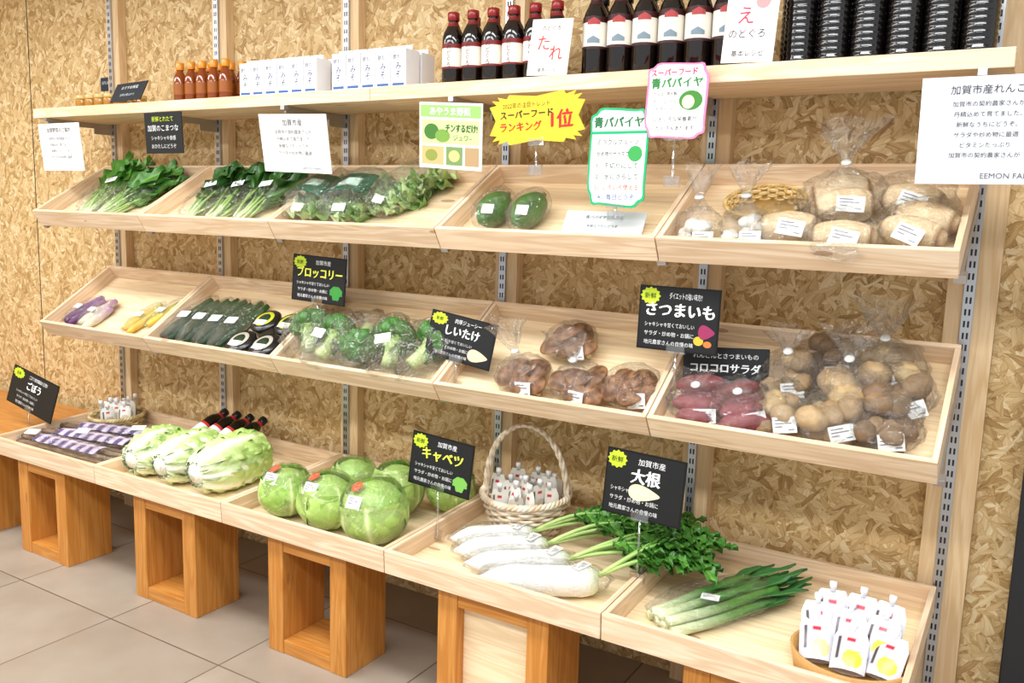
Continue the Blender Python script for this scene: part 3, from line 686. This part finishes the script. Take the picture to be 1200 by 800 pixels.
# ---------------------------------------------------------------- row 1 produce
def greens(name,r,x,s,L,n,spread,rz,seed,lab=True,**k):
    mb=MB(); bunch(mb,Matrix.Identity(4),L,n,spread,seed,**k)
    bag(mb,spread*1.25,L*.52,.034,T(0,L*.5,0),seed=seed,amp=.14)
    if lab: label(mb,T(.005,L*.5,.072)@RZ(.5)@RX(.1),.042,.028)
    mb.obj(name,P(r,x,s,0,rz))
greens("komatsuna_greens",1,.24,.04,.31,26,.08,.02,1,leaf=(84,146,50),stem=(160,200,100),stemf=.5)
greens("komatsuna_greens",1,.33,.04,.31,24,.08,-.3,2,leaf=(70,130,46),lab=False,stemf=.5)
greens("spinach_bunch",1,.79,.035,.28,20,.06,-.0,3,leaf=(44,96,34),stemf=.5)
greens("spinach_bunch",1,.90,.04,.28,20,.06,-.1,4,leaf=(40,88,32),stemf=.5)
greens("spinach_bunch",1,1.01,.045,.28,18,.06,-.2,5,leaf=(48,100,36),stemf=.5)
def saladbag(x,s,rz,seed,w=.085,band=True):
    mb=MB(); rnd=random.Random(seed)
    for i in range(38):
        px,py=rnd.uniform(-w*.8,w*.8),rnd.uniform(.02,.18); c=mixc(lin((200,222,150))[:3],lin((104,162,66))[:3],rnd.random())
        mb.add(leafblade(.085,.035,c,lin((230,238,200))[:3],i,.3,.5),M_LEAF,M=T(px,py,.015+rnd.uniform(0,.025))@RZ(rnd.uniform(-1.2,1.2))@RY(rnd.uniform(-.5,.5)))
    if band:
        def f(u,v):
            s_=(u-.5)*2; return (s_*w*.85,.055+v*.10,.084+.014*math.cos(s_*1.6)+.006*nz(u*5,v*5,seed)),(lin((20,84,60))[:3] if not(.3<v<.65 and .25<u<.75) else lin((190,216,200))[:3])
        mb.add(surf(f,18,14),M_PLAST)
    bag(mb,w*1.15,.13,.05,T(0,.11,0),seed=seed,amp=.15)
    label(mb,T(0,.02,.062)@RX(.5),.045,.024)
    mb.obj("bagged_lettuce",P(1,x,s,0,rz))
saladbag(1.27,.045,-.1,1,.078); saladbag(1.43,.05,.1,2,.085); saladbag(1.53,.10,-.3,3,.06,False)
def papaya(x,s,rz,seed):
    mb=MB()
    def fn(u,v):
        a=2*pi*u; t=v; r=.040*(math.sin(pi*min(1,t*.98+.01))**.62)*(1+.12*(t-.5))*(1+.04*math.cos(5*a))
        c=mixc(lin((32,84,28))[:3],lin((78,130,50))[:3],.5+.5*nz(math.cos(a)*2+seed,math.sin(a)*2,t*5))
        return (r*math.cos(a),(t)*.135,r*math.sin(a)),c
    mb.add(surf(fn,26,24,True,True),M_ROOT)
    mb.add(tube([(0,.13,0),(0,.145,.003)],.007,8),M_LEAF,lin((130,120,70)))
    bag(mb,.047,.08,.042,T(0,.068,-.04),seed=seed,amp=.08); label(mb,T(.02,.02,.03)@RX(.7),.035,.024)
    mb.obj("green_papaya",P(1,x,s,.041,rz))
papaya(1.91,.05,-.05,1); papaya(2.01,.05,-.1,4)
def lumps(mb,n,R,spx,spy,lay,cols,seed,mat=None,el=1.3,amp=.18,z0=0):
    rnd=random.Random(seed)
    for i in range(n):
        k=rnd.uniform(.8,1.15); c=lin(cols[i%len(cols)])[:3]; c2=mixc(c,(0,0,0),.35)
        l=i*lay//n
        mb.add(blob(R*k*el,R*k,R*k*.9,amp,2.2,18,12,rnd.uniform(0,50),lambda d,q:mixc(c2,c,.55+.5*nz(d.x*4,d.y*4,d.z*4+i))),mat or M_ROOT,M=T(rnd.uniform(-spx,spx),rnd.uniform(-spy,spy),z0+R*k*1.02+l*R*1.3)@RZ(rnd.uniform(0,6))@RX(rnd.uniform(-.4,.4)))
def garlicbag(x,s,seed):
    mb=MB(); lumps(mb,9,.017,.032,.025,2,[(244,240,230),(236,228,214)],seed,el=1.1)
    bag(mb,.052,.045,.04,Matrix.Identity(4),seed=seed,amp=.15,neck=.1,tilt=(.02,.0)); label(mb,T(.02,-.05,.03)@RX(1.0),.045,.028)
    mb.obj("bagged_garlic",P(1,x,s,0,.1,-.2))
garlicbag(2.475,.065,1); garlicbag(2.575,.075,2)
bk=basket(.07,.085,.028,5,26,(214,184,120),(190,154,92),oval=.8,rt=.003,rim=.0025); bk.obj("flat_wicker_tray",P(1,2.585,.20,0.001,0))
def lotus(x,s,rz,seed,n=2,w=.09,neck=0,R=.04):
    mb=MB(); rnd=random.Random(seed)
    for i in range(n):
        L=.13; yy=.0+i*.06
        def fn(u,v,i=i):
            a=2*pi*u; t=v; r=R*(abs(math.sin(pi*(t*.96+.02)))**.4)*(1+.05*nz(math.cos(a)*3,math.sin(a)*3,t*3+i))
            k=.5+.5*nz(math.cos(a)*5+seed,math.sin(a)*5,t*8+i)
            c=mixc(lin((236,216,180))[:3],lin((200,166,120))[:3],k)
            if abs(t-.04)<.03 or abs(t-.96)<.03: c=lin((140,100,62))[:3]
            return ((t-.5)*L,r*math.cos(a)*1+yy,R*1.02+r*math.sin(a)),c
        mb.add(surf(fn,20,16,True,True),M_ROOT)
    bag(mb,w,.075,R*1.15,T(0,(n-1)*.03,0),seed=seed,amp=.2,neck=neck,tilt=(.03,.02))
    label(mb,T(.01,-.035,R*1.6)@RX(.7)@RZ(-.2),.055,.034)
    mb.obj("bagged_lotus_root",P(1,x,s,0,rz))
lotus(2.665,.09,.1,1,1,.07,0,.034); lotus(2.76,.17,.3,2,2,.09,.12,.04); lotus(2.78,.06,0,3,1,.075,0,.034); lotus(2.89,.20,-.2,4,1,.08,0,.038); lotus(2.905,.08,-.3,5,2,.075,0,.035)
# ---------------------------------------------------------------- row 2 produce
def rootsbag(name,r,x,s,rz,n,L,R,c1,c2,seed,gap=.022,lab=(.034,.022),amp=.12):
    mb=MB(); rnd=random.Random(seed)
    for i in range(n):
        x0=(i-(n-1)/2)*gap; z=R*1.12+(i%2)*R*.5; l=L*rnd.uniform(.85,1.1)
        pts=[(x0+.006*math.sin(t*4+i),t*l,z+.003*math.sin(t*5+i)) for t in [j/12 for j in range(13)]]
        rad=[R*(abs(math.sin(pi*(.06+.88*j/12)))**.45) for j in range(13)]
        a,b=lin(c1)[:3],lin(c2)[:3]
        mb.add(tube(pts,rad,12,lambda p,q:mixc(a,b,p**1.5+.3*math.sin(p*60+q*20)*.3),wob=.1),M_ROOT)
    bag(mb,gap*n*.62,L*.56,R*1.5,T(0,L*.5,0),seed=seed,amp=amp)
    label(mb,T(0,L*.45,R*3.0)@RZ(.3),*lab)
    mb.obj(name,P(r,x,s,0,rz))
rootsbag("eggplant_bag",2,.09,.04,-.35,3,.15,.018,(90,40,92),(150,110,150),1)
rootsbag("turnip_bag",2,.18,.04,-.35,3,.14,.017,(226,224,196),(170,120,160),2)
rootsbag("yellow_carrot_bag",2,.42,.05,-.3,3,.16,.013,(224,186,60),(206,200,120),3)
rootsbag("yellow_carrot_bag",2,.50,.09,-.3,2,.15,.013,(226,190,70),(120,150,60),4)
for i in range(4): rootsbag("cucumber_bag",2,.65+.078*i,.04,-.2,3,.22,.0165,(16,50,16),(32,78,28),10+i,gap=.025,lab=(.045,.03),amp=.05)
for i,(x,s) in enumerate([(1.01,.06),(1.115,.06),(1.03,.165),(1.135,.165)]):
    mb=MB(); mb.add(lathe([(.038,0),(.048,.006),(.052,.034),(.053,.036),(.049,.042),(.03,.046),(.001,.047)],28),M_PLAST,lin((24,24,24)))
    mb.add(lathe([(.034,.0465),(.034,.0475),(.001,.0485)],24),M_PAPER,lin((206,210,60) if i>1 else (200,196,180)))
    mb.add(lathe([(.022,.0485),(.022,.0492),(.001,.0494)],24),M_PAPER,lin((40,60,40)))
    label(mb,T(0,-.02,.0495),.045,.022)
    mb.obj("food_tub",P(2,x,s,0))
def broccoli(x,s,rz,sc,seed,lab=True):
    mb=MB(); rnd=random.Random(seed)
    st=lin((158,186,104))[:3]
    mb.add(tube([(0,-.06,.03),(0,-.03,.032),(0,0,.035),(0,.02,.04)],[.019,.018,.02,.028],14,lambda a,b:mixc(lin((200,214,150))[:3],st,a)),M_LEAF)
    dirs=[(0,1,0)]
    for i in range(22):
        t=(i+.5)/22; a=i*2.399; b=math.acos(1-t*1.0); dirs.append((math.sin(b)*math.cos(a),math.cos(b),math.sin(b)*math.sin(a)))
    for i,d in enumerate(dirs):
        R=.0195*rnd.uniform(.85,1.15); e=Vector((d[0]*.040,.02+d[1]*.034,.044+d[2]*.032))
        mb.add(tube([(0,0,.038),tuple(e)],[.012,.010],7),M_LEAF,st)
        def cf(dd,k,i=i): 
            q=noise.cell(Vector((dd.x*9+i,dd.y*9,dd.z*9)))
            return mixc(lin((42,92,36))[:3],lin((92,146,62))[:3],.15+.7*abs(q)*(.5+.5*k-.3))
        def fn(u,v,R=R,i=i):
            a=2*pi*u; b=pi*(v-.5); dd=Vector((math.cos(b)*math.cos(a),math.cos(b)*math.sin(a),math.sin(b)))
            k=1+.12*math.sin(dd.x*26+i)*math.sin(dd.y*26)*math.sin(dd.z*26+1)+.10*nz(dd.x*7+i,dd.y*7,dd.z*7)
            return tuple(dd*R*k),cf(dd,k)
        mb.add(surf(fn,28,18,True,True),M_LEAF,M=T(*e))
    for q in range(3):
        mb.add(leafblade(.07,.018,lin((60,116,60))[:3],lin((150,190,120))[:3],q,.0,.3),M_LEAF,M=T(0,-.04,.03)@RY(q*2.1)@RX(.4))
    bag(mb,.076,.10,.05,T(0,.0,-.012),seed=seed,amp=.24)
    if lab: label(mb,T(.0,-.03,.088)@RX(.3),.04,.026)
    mb.obj("broccoli",P(2,x,s,.0,rz)@SCL(sc,sc,sc)@T(0,0,.012))
for i,a in enumerate([(1.27,.12,.5,1.1),(1.375,.105,-.1,1.1),(1.48,.12,-2.7,1.1),(1.595,.11,.4,1.15),(1.71,.12,-.3,1.1)]): broccoli(*a,i,i in(1,3))
def shiitake(x,s,rz,seed,neck=0,w=.07):
    mb=MB(); rnd=random.Random(seed)
    for i in range(6):
        a=i*2.399; r=.024*math.sqrt(i); R=.036*rnd.uniform(.85,1.1)
        def fn(u,v,R=R,i=i):
            an=2*pi*u; t=v
            if t<.7: rr=R*(t/.7)**.8; z=.016*(1-(t/.7)**2.2)
            else: rr=R*(1-(t-.7)/.3*.75); z=-.006*math.sin((t-.7)/.3*pi/2)
            n=nz(rr*math.cos(an)*70+i*7,rr*math.sin(an)*70,i)
            c=mixc(lin((96,58,34))[:3],lin((176,130,90))[:3],.3+n*.9+(t>.55)*.2)
            if t>.72: c=lin((238,222,192))[:3]
            return (rr*math.cos(an),rr*math.sin(an),z),c
        mb.add(surf(fn,24,14,True,True),M_ROOT,M=T(r*math.cos(a),r*math.sin(a),.026+.026*(1-r/.07)+rnd.uniform(0,.008))@RX(rnd.uniform(-.4,.5))@RY(rnd.uniform(-.4,.4)))
        mb.add(tube([(r*math.cos(a),r*math.sin(a),.004),(r*math.cos(a),r*math.sin(a),.026)],.008,8),M_ROOT,lin((232,214,184)))
    bag(mb,w,.066,.040,Matrix.Identity(4),seed=seed,amp=.16,neck=neck,tilt=(-.02,.02))
    label(mb,T(.02,-.055,.04)@RX(1.0),.042,.036)
    mb.obj("bagged_shiitake",P(2,x,s,0,rz,-.05))
shiitake(2.03,.085,.1,1,.12,.075); shiitake(2.10,.23,.3,2); shiitake(2.19,.085,-.1,3,.10,.075); shiitake(2.325,.10,.2,4,0,.07)
def sweetpot(x,s,rz,seed,neck=0):
    mb=MB(); rnd=random.Random(seed)
    for i in range(4):
        L=rnd.uniform(.09,.12); R=.024*rnd.uniform(.9,1.15)
        pts=[((t-.5)*L,(i-1.5)*.03+.004*math.sin(t*5+i),R*1.1+(i%2)*.018) for t in [j/10 for j in range(11)]]
        rad=[max(.003,R*math.sin(pi*(.04+.92*j/10))**.6) for j in range(11)]
        mb.add(tube(pts,rad,14,lambda a,b:mixc(lin((122,50,60))[:3],lin((160,88,90))[:3],.4+.5*nz(a*8,b*6,i)),wob=.18),M_ROOT)
    bag(mb,.072,.068,.040,Matrix.Identity(4),seed=seed,amp=.2,neck=neck)
    label(mb,T(.02,-.055,.045)@RX(.8),.05,.032)
    mb.obj("bagged_sweet_potatoes",P(2,x,s,0,rz))
sweetpot(2.495,.085,.2,1,.05); sweetpot(2.59,.085,.5,2,.04)
def potatoes(x,s,seed,n=9,neck=0,rz=0,cols=((176,144,98),(160,126,84),(188,156,108)),R=.026,w=.085):
    mb=MB(); lumps(mb,n,R,w*.62,.045,2,cols,seed,el=1.25,amp=.14)
    bag(mb,w,.072,.045,Matrix.Identity(4),seed=seed,amp=.2,neck=neck,tilt=(.0,.02))
    label(mb,T(.02,-.055,.05)@RX(.8)@RZ(.2),.05,.034)
    mb.obj("bagged_potatoes",P(2,x,s,0,rz))
BR=((140,112,80),(126,98,70),(152,122,88)); PO=((186,156,114),(170,140,100),(196,168,122))
potatoes(2.68,.095,1,9,.0,0,PO,.022,.06); potatoes(2.67,.20,2,9,.08,0,PO,.023,.062)
potatoes(2.785,.09,3,11,0,.2,PO); potatoes(2.80,.19,4,11,.10,-.2,PO); potatoes(2.89,.09,5,10,0,0,BR,.024,.072); potatoes(2.90,.18,6,10,0,.3,BR,.026,.072); potatoes(2.86,.26,7,12,.12,0,PO); potatoes(2.75,.27,8,10,0,0,BR,.022)
# ---------------------------------------------------------------- left edge props
m=MB(); m.box(-1.3,-.012,-.50,-.05,.612,.64,M_ORX); m.box(-1.28,-1.2,-.48,-.10,FZ,.612,M_OR); m.box(-.55,-.47,-.48,-.10,FZ,.612,M_OR); m.obj("wooden_side_table",bevel=.003)
# ---------------------------------------------------------------- lights
def ceiling_light(x,y,w,h,p):
    m=MB(); m.box(x-w/2-.02,x+w/2+.02,y-h/2-.02,y+h/2+.02,2.47,2.499,M_WHITE); o=m.obj("ceiling_light")
    ld=bpy.data.lights.new("ceiling_light_lamp",'AREA'); ld.shape='RECTANGLE'; ld.size=w*SC; ld.size_y=h*SC; ld.energy=p; ld.color=(.95,.975,1.0)
    lo=bpy.data.objects.new("lamp",ld); bpy.context.collection.objects.link(lo); lo.parent=o; lo.location=(x,y,2.465); return o
for x in (-.6,1.2,3.0):
    ceiling_light(x,-1.25,1.2,.25,48); ceiling_light(x,-2.4,1.2,.25,50)
w=bpy.data.worlds.new("world"); bpy.context.scene.world=w; w.use_nodes=True
w.node_tree.nodes["Background"].inputs[0].default_value=(.95,.975,1,1); w.node_tree.nodes["Background"].inputs[1].default_value=.88
# ---------------------------------------------------------------- camera
cx,cy,cz,yaw,pit,rol,f=3.135,-2.1696,1.5169,.5466,.1483,.0298,1018.2
fw=Vector((-math.sin(yaw)*math.cos(pit),math.cos(yaw)*math.cos(pit),-math.sin(pit))); r=Vector((math.cos(yaw),math.sin(yaw),0)); u=r.cross(fw)
r2=r*math.cos(rol)+u*math.sin(rol); u2=-r*math.sin(rol)+u*math.cos(rol)
cd=bpy.data.cameras.new("camera"); cd.sensor_width=36; cd.lens=36*f/1200; cd.clip_start=.05
cam=bpy.data.objects.new("camera",cd); bpy.context.collection.objects.link(cam)
cm=Matrix(((r2.x,u2.x,-fw.x,0),(r2.y,u2.y,-fw.y,0),(r2.z,u2.z,-fw.z,0),(0,0,0,1)))
cam.matrix_world=T(cx*SC,cy*SC,(cz-FZ)*SC)@cm
bpy.context.scene.camera=cam
bpy.context.view_layer.update()
G=Matrix.Scale(SC,4)@T(0,0,-FZ)
for o in bpy.context.scene.objects:
    if o.parent is None and o.type=='MESH': o.matrix_world=G@o.matrix_world
bpy.context.scene.view_settings.view_transform='Standard'
